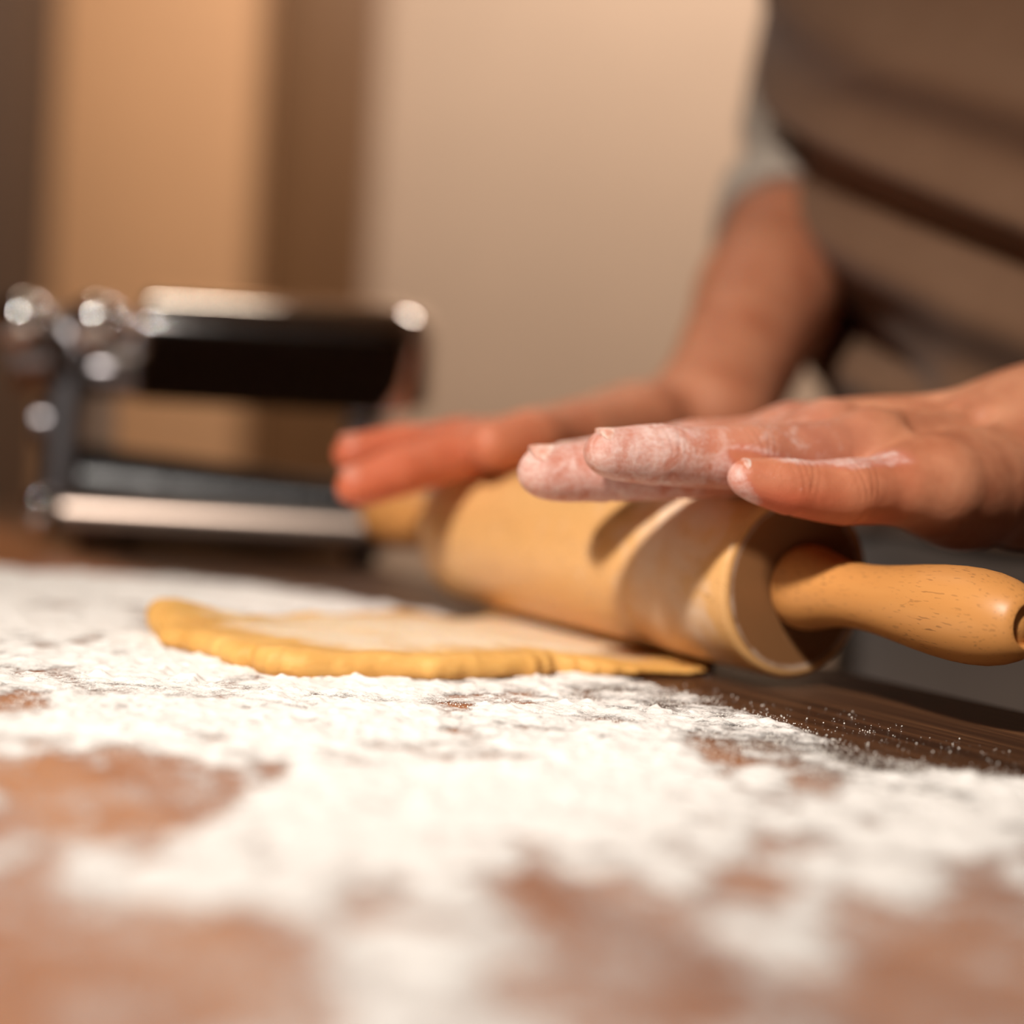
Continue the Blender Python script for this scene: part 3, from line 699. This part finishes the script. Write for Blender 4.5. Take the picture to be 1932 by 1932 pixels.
rollsL = {k_: nrm((0, y_, 1)) for k_, y_ in (('index', 0.1), ('middle', -0.25), ('ring', -0.22), ('pinky', -0.45), ('thumb', 0.9))}
rollsR = {k_: nrm((0, y_, 1)) for k_, y_ in (('index', -0.25), ('middle', -0.1), ('ring', 0.0), ('pinky', 0.1), ('thumb', -0.7))}
FL = make_hand(Field((-0.006, 0.497, 0.036), (0.206, 0.685, 0.118), 0.0007), LH, L_WR, 0.0225, L_HYP, 0.0145, L_EL, 1.0, rollsL, 1.0)
FL.press(PIN_N, PIN_D, PIN_L, R+0.0005); VL, QL = FL.mesh(); del FL
def crease(V, J, dors, amp):
    """shallow skin folds across the back of the two finger joints, one fold under each"""
    P = [np.array(j[:3]) for j in J]
    for i in (1, 2):
        ax = nrm(P[i+1]-P[i-1]); dn = nrm(dors-ax*(dors@ax)); sd = np.cross(dn, ax)
        q = V-P[i]; s_ = q@ax; rad = q-s_[:, None]*ax; rl = np.linalg.norm(rad, axis=1)+1e-9
        near = (np.abs(s_) < 0.009) & (rl < J[i][3]*1.5)
        up_ = (rad@dn)/rl; side_ = (rad@sd)/rl
        sb = s_+0.0016*side_**2*np.sign(s_)
        g = sum(w*np.exp(-((sb-o)/0.00065)**2) for o, w in ((-0.0048, .5), (-0.0026, .8), (-0.0003, 1.0), (0.0021, .85), (0.0044, .5)))*sstep(-0.05, 0.55, up_)
        g = g+1.4*np.exp(-(s_/0.0010)**2)*sstep(0.15, 0.7, -up_)
        V -= (rad/rl[:, None])*(amp*g*near)[:, None]
FR = make_hand(Field((-0.074, 0.655, 0.030), (0.215, 1.045, 0.285), 0.0017), RH, R_WR, 0.0225, R_HYP, 0.0160, R_EL, 0.0, rollsR, 0.0)
c_ = (R_WR[0]+R_WR[1])/2
FR.cone(c_, 0.0235, c_+(R_EL-c_)*0.40, 0.0320, 0.012); FR.cone(c_+(R_EL-c_)*0.40, 0.0320, c_+(R_EL-c_)*0.80, 0.0385, 0.012)
FR.cone(c_+(R_EL-c_)*0.80, 0.0385, R_EL, 0.034, 0.012)
FR.press(PIN_N, PIN_D, PIN_L, R+0.0005); VR, QR = FR.mesh(); del FR

# trunk shape shared by body, shirt and apron
NF = np.array((-0.854, -0.520, 0.0)); DL = np.array((0.5213, -0.8533, 0.0))      # facing direction, towards her left side
def trunk(z):
    """centre, half depth, half width of the clothed trunk at height z"""
    zs = [-0.20, -0.08, 0.00, 0.06, 0.14, 0.24, 0.34, 0.44, 0.50]
    cx = np.interp(z, zs, [0.330, 0.326, 0.314, 0.296, 0.282, 0.262, 0.258, 0.262, 0.268]); cy = np.interp(z, zs, [0.902, 0.900, 0.892, 0.880, 0.874, 0.866, 0.862, 0.864, 0.870])
    a = np.interp(z, zs, [0.125, 0.125, 0.118, 0.112, 0.108, 0.112, 0.116, 0.100, 0.070]); b = np.interp(z, zs, [0.190, 0.192, 0.182, 0.160, 0.150, 0.155, 0.165, 0.165, 0.120])
    return np.array((cx, cy, 0.0)), a, b
def trunk_pt(phi, z, off):
    c, a, b = trunk(z)
    n_ = nrm(NF*math.cos(phi)/a + DL*math.sin(phi)/b)
    return c + NF*a*math.cos(phi) + DL*b*math.sin(phi) + n_*off + UP*z
# the hidden rest of the body: trunk, upper arms, neck and head
B = Field((0.02, 0.60, -0.16), (0.52, 1.12, 0.88), 0.006)
for z in np.arange(-0.12, 0.48, 0.03):
    c, a, b = trunk(z); B.ball(c+UP*z, (a*0.88, b*0.88, 0.055), 0.02, (NF, DL, UP))
for sh, el, wrs in ((L_SH, L_EL, L_WR),):
    w_ = (wrs[0]+wrs[1])/2
    B.cone(w_+(el-w_)*0.02, 0.0212, w_+(el-w_)*0.5, 0.034, 0.012); B.cone(w_+(el-w_)*0.5, 0.034, el, 0.036, 0.012); B.cone(el, 0.038, sh, 0.050, 0.02)
B.cone(R_EL, 0.036, R_SH, 0.050, 0.02)
NK = np.array((0.262, 0.866, 0.50)); HD = NK+NF*0.075+UP*0.185
B.cone(NK-UP*0.03, 0.056, HD-UP*0.06-NF*0.02, 0.052, 0.02)
B.ball(HD+UP*0.025-NF*0.008, (0.098, 0.076, 0.100), 0.02, (NF, DL, UP)); B.cone(HD-UP*0.03+NF*0.015, 0.060, HD-UP*0.085+NF*0.045, 0.030, 0.03)
B.cone(HD+NF*0.092+UP*0.012, 0.008, HD+NF*0.108-UP*0.020, 0.012, 0.012)
for s_ in (-1, 1):
    B.ball(HD+DL*s_*0.078-NF*0.005-UP*0.01, (0.022, 0.009, 0.030), 0.006, (NF, DL, UP))
    B.ball(HD+NF*0.096+DL*s_*0.030+UP*0.018, 0.016, 0.008, cut=True); B.ball(HD+NF*0.083+DL*s_*0.030+UP*0.018, 0.013, 0.004)
    B.cone(HD+NF*0.090+DL*s_*0.012-UP*0.045, 0.006, HD+NF*0.087-UP*0.045, 0.007, 0.006)
VB, QB = B.mesh(); del B

for nm in ('index', 'middle', 'ring', 'pinky'):
    crease(VL, LH[nm], rollsL[nm], 0.00028)
V = np.concatenate([VL, VR, VB]); Q = np.concatenate([QL, QR+len(VL), QB+len(VL)+len(VR)])
dust = np.zeros(len(V)); red = np.zeros(len(V))
x, y, z = VL.T
dl = 0.60*sstep(0.088, 0.045, x)                                        # ring, middle and index, tip to knuckle
pk = sstep(0.530, 0.520, y-0.30*(x-0.07))                               # little finger
dl = np.maximum(dl, 0.36*sstep(0.125, 0.09, x)*sstep(0.55, 0.60, y*0+0.6)*(y > 0.532))
LHp = np.array([p[:3] for p in LH['pinky']])
def seg_t(P, a, b): 
    ab = b-a; t = np.clip((P-a)@ab/(ab@ab), 0, 1); return np.linalg.norm(P-(a+t[:, None]*ab), axis=1)
dpk = np.min([seg_t(VL, LHp[i], LHp[i+1]) for i in range(3)], axis=0)
on_p = sstep(0.0125, 0.0105, dpk)
axz = np.interp(x, LHp[::-1, 0], LHp[::-1, 2])
top_edge = sstep(0.0055, 0.0085, z-axz)*0.62*sstep(0.128, 0.118, x)
tipd = 0.62*sstep(0.0085, 0.0035, np.abs((x-0.0665)*0.9+(z-0.061)*0.6))*sstep(0.09, 0.075, x)
dl = dl*(1-on_p)+on_p*np.maximum(np.maximum(top_edge, tipd), 0.12*sstep(0.11, 0.08, x))
kn = 0.42*np.exp(-((x-0.084)**2+(y-0.556)**2)/0.011**2)*(z > 0.074)
dust[:len(VL)] = np.maximum(dl, kn)-0.06
red[:len(VL)] = on_p*(0.22+0.62*sstep(0.105, 0.08, x)*sstep(0.068, 0.062, z))
dust[len(VL):] = -0.5
xr = VR[:, 0]
red[len(VL):len(VL)+len(VR)] = 0.10+0.68*sstep(0.03, -0.05, xr)
me = np_mesh('body', V, Q); attr(me, 'dust', dust); attr(me, 'red', red)
person = thing('person', 'person in a brown apron and white shirt pressing both hands on the rolling pin', 'person', (0.30, 0.875, FZ))
bpy.context.view_layer.update()
def part(name, me, mat, parent=person):
    o = link(name, me, None, mat); o.parent = parent; o.matrix_parent_inverse = parent.matrix_world.inverted(); return o
body = part('body', me, M_skin)
body['label'] = 'bare forearms and hands, the near fingers white with flour'
for nm in ('pinky', 'ring', 'middle', 'index'):
    part('nail', nail_mesh(LH[nm], rollsL[nm], 0.0, 0.95 if nm != 'pinky' else 1.0, 0.0115 if nm != 'pinky' else 0.0095), M_nail)
for nm in ('pinky', 'ring', 'middle', 'index'):
    part('nail', nail_mesh(RH[nm], rollsR[nm]), M_nail_bare)

# clothes
def ring_at(z, off, n=72, fold=None):
    out = []
    for ph in np.linspace(-PI, PI, n, endpoint=False):
        o_ = off + (fold(ph, z) if fold else 0)
        out.append(trunk_pt(ph, z, o_))
    return np.array(out)
shirt_f = lambda ph, z: 0.0025*math.sin(5*ph+z*22)+0.002*math.sin(9*ph-z*31)
rings = [ring_at(z, -0.017, 72, shirt_f) for z in np.linspace(-0.02, 0.47, 34)]
top = [trunk(0.49)[0]+UP*0.49+(q-trunk(0.47)[0]-UP*0.47)*0.62 for q in rings[-1:]][0]
rings += [top]
bm = loft(rings)
def sleeve(pts):
    """tube through (centre, radius) stations"""
    out = []
    for i, (p, r) in enumerate(pts):
        a = pts[max(0, i-1)][0]; b = pts[min(len(pts)-1, i+1)][0]; t = nrm(np.array(b)-np.array(a))
        u = nrm(np.cross(t, (0.3, -0.8, 0.2))); w = np.cross(t, u)
        out.append(np.array([np.array(p)+(u*math.cos(q)+w*math.sin(q))*r*(1+0.035*math.sin(3*q+i*1.7)) for q in np.linspace(0, 2*PI, 36, endpoint=False)]))
    return out
def add(bm, bm2):
    me = bpy.data.meshes.new('t'); bm2.to_mesh(me); bm2.free(); bm.from_mesh(me); bpy.data.meshes.remove(me)
fr = lambda w, e, t: w+(e-w)*t
for w, e, s_ in ((c_, R_EL, R_SH), ((L_WR[0]+L_WR[1])/2, L_EL, L_SH)):
    h0 = 0.60
    st = [(fr(w, e, h0+0.02), 0.034), (fr(w, e, h0), 0.0405), (fr(w, e, h0+0.03), 0.0445), (fr(w, e, h0+0.10), 0.0450), (fr(w, e, h0+0.17), 0.0440), (fr(w, e, h0+0.175), 0.0425),
          (fr(w, e, 0.92), 0.0470), (fr(w, e, 1.02), 0.0530), (fr(e, s_, 0.14), 0.0530), (fr(e, s_, 0.4), 0.0535), (fr(e, s_, 0.7), 0.058), (fr(e, s_, 0.98), 0.060), (fr(s_, trunk(0.46)[0]+UP*0.46, 0.4), 0.055)]
    add(bm, loft(sleeve(st)))
collar_r = [np.array([NK+UP*dz-UP*0.025+(NF*math.cos(q)*r+DL*math.sin(q)*r*1.05) for q in np.linspace(0, 2*PI, 40, endpoint=False)]) for dz, r in ((-0.03, 0.085), (0.0, 0.066), (0.018, 0.060), (0.018, 0.055), (-0.02, 0.055))]
add(bm, loft(collar_r, False))
shirt = part('shirt', bm_mesh('shirt', bm), M_shirt); shirt['label'] = 'white shirt with rolled sleeves'

def seg(x, a, b): return sstep(a, b, x)
def apron_fold(u, z):
    """u: arc from the far edge (0) towards her left side, metres"""
    l1 = 0.306-0.70*u                      # the bib sags over the tied waist along this slanted line
    d1 = z-l1
    f = 0.022*seg(d1, -0.010, 0.012)*np.exp(-np.maximum(d1, 0)/0.10)*seg(u, -0.01, 0.03)
    f += 0.009*np.exp(-((d1-0.058-0.1*u)/0.022)**2)*seg(u, 0.06, 0.12)
    l2 = 0.236-0.62*u; d2 = z-l2
    f += 0.022*np.exp(-(d2/0.028)**2)
    l3 = 0.163-0.58*u; d3 = z-l3
    f += -0.016*np.exp(-(d3/0.013)**2)*np.exp(-((u-0.060)/0.045)**2)
    l4 = 0.128-0.30*u
    f += 0.014*np.exp(-((z-l4)/0.018)**2)
    f += 0.008*np.exp(-((z-0.075-0.9*(u-0.085))/0.014)**2)*np.exp(-((u-0.085)/0.05)**2)
    f += 0.0030*np.sin((z+0.6*u)*70)*np.exp(-((z-0.1)/0.2)**2) + 0.006*np.sin(u*42)*seg(z, 0.04, -0.10)
    return f
NU, NV = 110, 150
zs = np.linspace(0.035, 0.42, NV); grid = np.zeros((NV, NU, 3))
for i, z in enumerate(zs):
    far_ph = -np.interp(z, [-0.4, 0.0, 0.06, 0.10, 0.16, 0.24, 0.42], [1.15, 0.80, 0.66, 0.70, 1.0, 1.40, 1.35])
    near_ph = np.interp(z, [-0.4, 0.1, 0.30, 0.42], [1.5, 1.62, 1.35, 0.8])
    zz = max(z, -0.2)
    c, a, b = trunk(zz)
    for j, ph in enumerate(np.linspace(far_ph, near_ph, NU)):
        u = (ph-far_ph)*0.140
        p = trunk_pt(ph, zz, 0.004+apron_fold(u, z)); p[2] = z
        grid[i, j] = p
V = grid.reshape(-1, 3); ii = np.arange(NV*NU).reshape(NV, NU)
Q = np.stack([ii[:-1, :-1], ii[:-1, 1:], ii[1:, 1:], ii[1:, :-1]], -1).reshape(-1, 4)
me = np_mesh('apron', V, Q); ap = part('apron', me, M_apron)
sd = ap.modifiers.new('thickness', 'SOLIDIFY'); sd.thickness = 0.0022; sd.offset = 0
ap['label'] = 'brown linen apron with slanting folds'
for s_ in (-1, 1):                        # neck straps
    st = [(trunk_pt(s_*0.45, 0.415, 0.006), 0.010), (trunk_pt(s_*0.5, 0.455, 0.012), 0.010), (NK+DL*s_*0.072-NF*0.0-UP*0.012, 0.009), (NK+DL*s_*0.05-NF*0.065, 0.009), (NK-NF*0.078, 0.009)]
    part('strap', bm_mesh('strap', loft([np.array([np.array(p)+UP*0.004*math.sin(q)+(DL*math.cos(q))*r for q in np.linspace(0, 2*PI, 12, endpoint=False)]) for p, r in st])), M_apron, ap)
bm = loft([ring_at(z, 0.001+0.002*math.sin(z*60)) for z in np.linspace(-0.13, 0.075, 14)])
hip = trunk(-0.15)[0]
for s_ in (-1, 1):
    st = [(-0.06, 0.0, 0.085, 0.098), (-0.15, 0.0, 0.088, 0.105), (-0.28, 0.0, 0.078, 0.085), (-0.45, 0.004, 0.062, 0.065), (-0.60, 0.0, 0.055, 0.055), (-0.70, -0.006, 0.050, 0.050)]
    add(bm, loft([np.array([hip+DL*s_*0.082+NF*f_+UP*z_+NF*a_*math.cos(q)+DL*b_*0.92*math.sin(q) for q in np.linspace(0, 2*PI, 36, endpoint=False)]) for z_, f_, a_, b_ in st]))
part('trousers', bm_mesh('trousers', bm), M_trouser)
for s_ in (-1, 1):
    c0 = hip+DL*s_*0.082+UP*FZ
    st = [(-0.055, 0.028, 0.060), (-0.045, 0.034, 0.075), (0.0, 0.036, 0.085), (0.06, 0.038, 0.070), (0.12, 0.043, 0.050), (0.165, 0.040, 0.040), (0.195, 0.026, 0.024)]
    part('shoe', bm_mesh('shoe', loft([np.array([c0+NF*f_+DL*w_*math.cos(q)+UP*(h_*0.5+h_*0.5*math.sin(q)) for q in np.linspace(0, 2*PI, 20, endpoint=False)]) for f_, w_, h_ in st])), M_shoe)
bm = bmesh.new(); bmesh.ops.create_uvsphere(bm, u_segments=32, v_segments=20, radius=1.0)
for v in bm.verts:
    c = v.co.copy(); p = HD+UP*0.032-NF*0.016+NF*c.x*0.104+DL*c.y*0.086+UP*c.z*0.104
    if c.x > 0.25 and c.z < 0.45: p = p-NF*(0.07*min(1, (c.x-0.25)*3))
    v.co = p
part('hair', bm_mesh('hair', bm), M_hair)
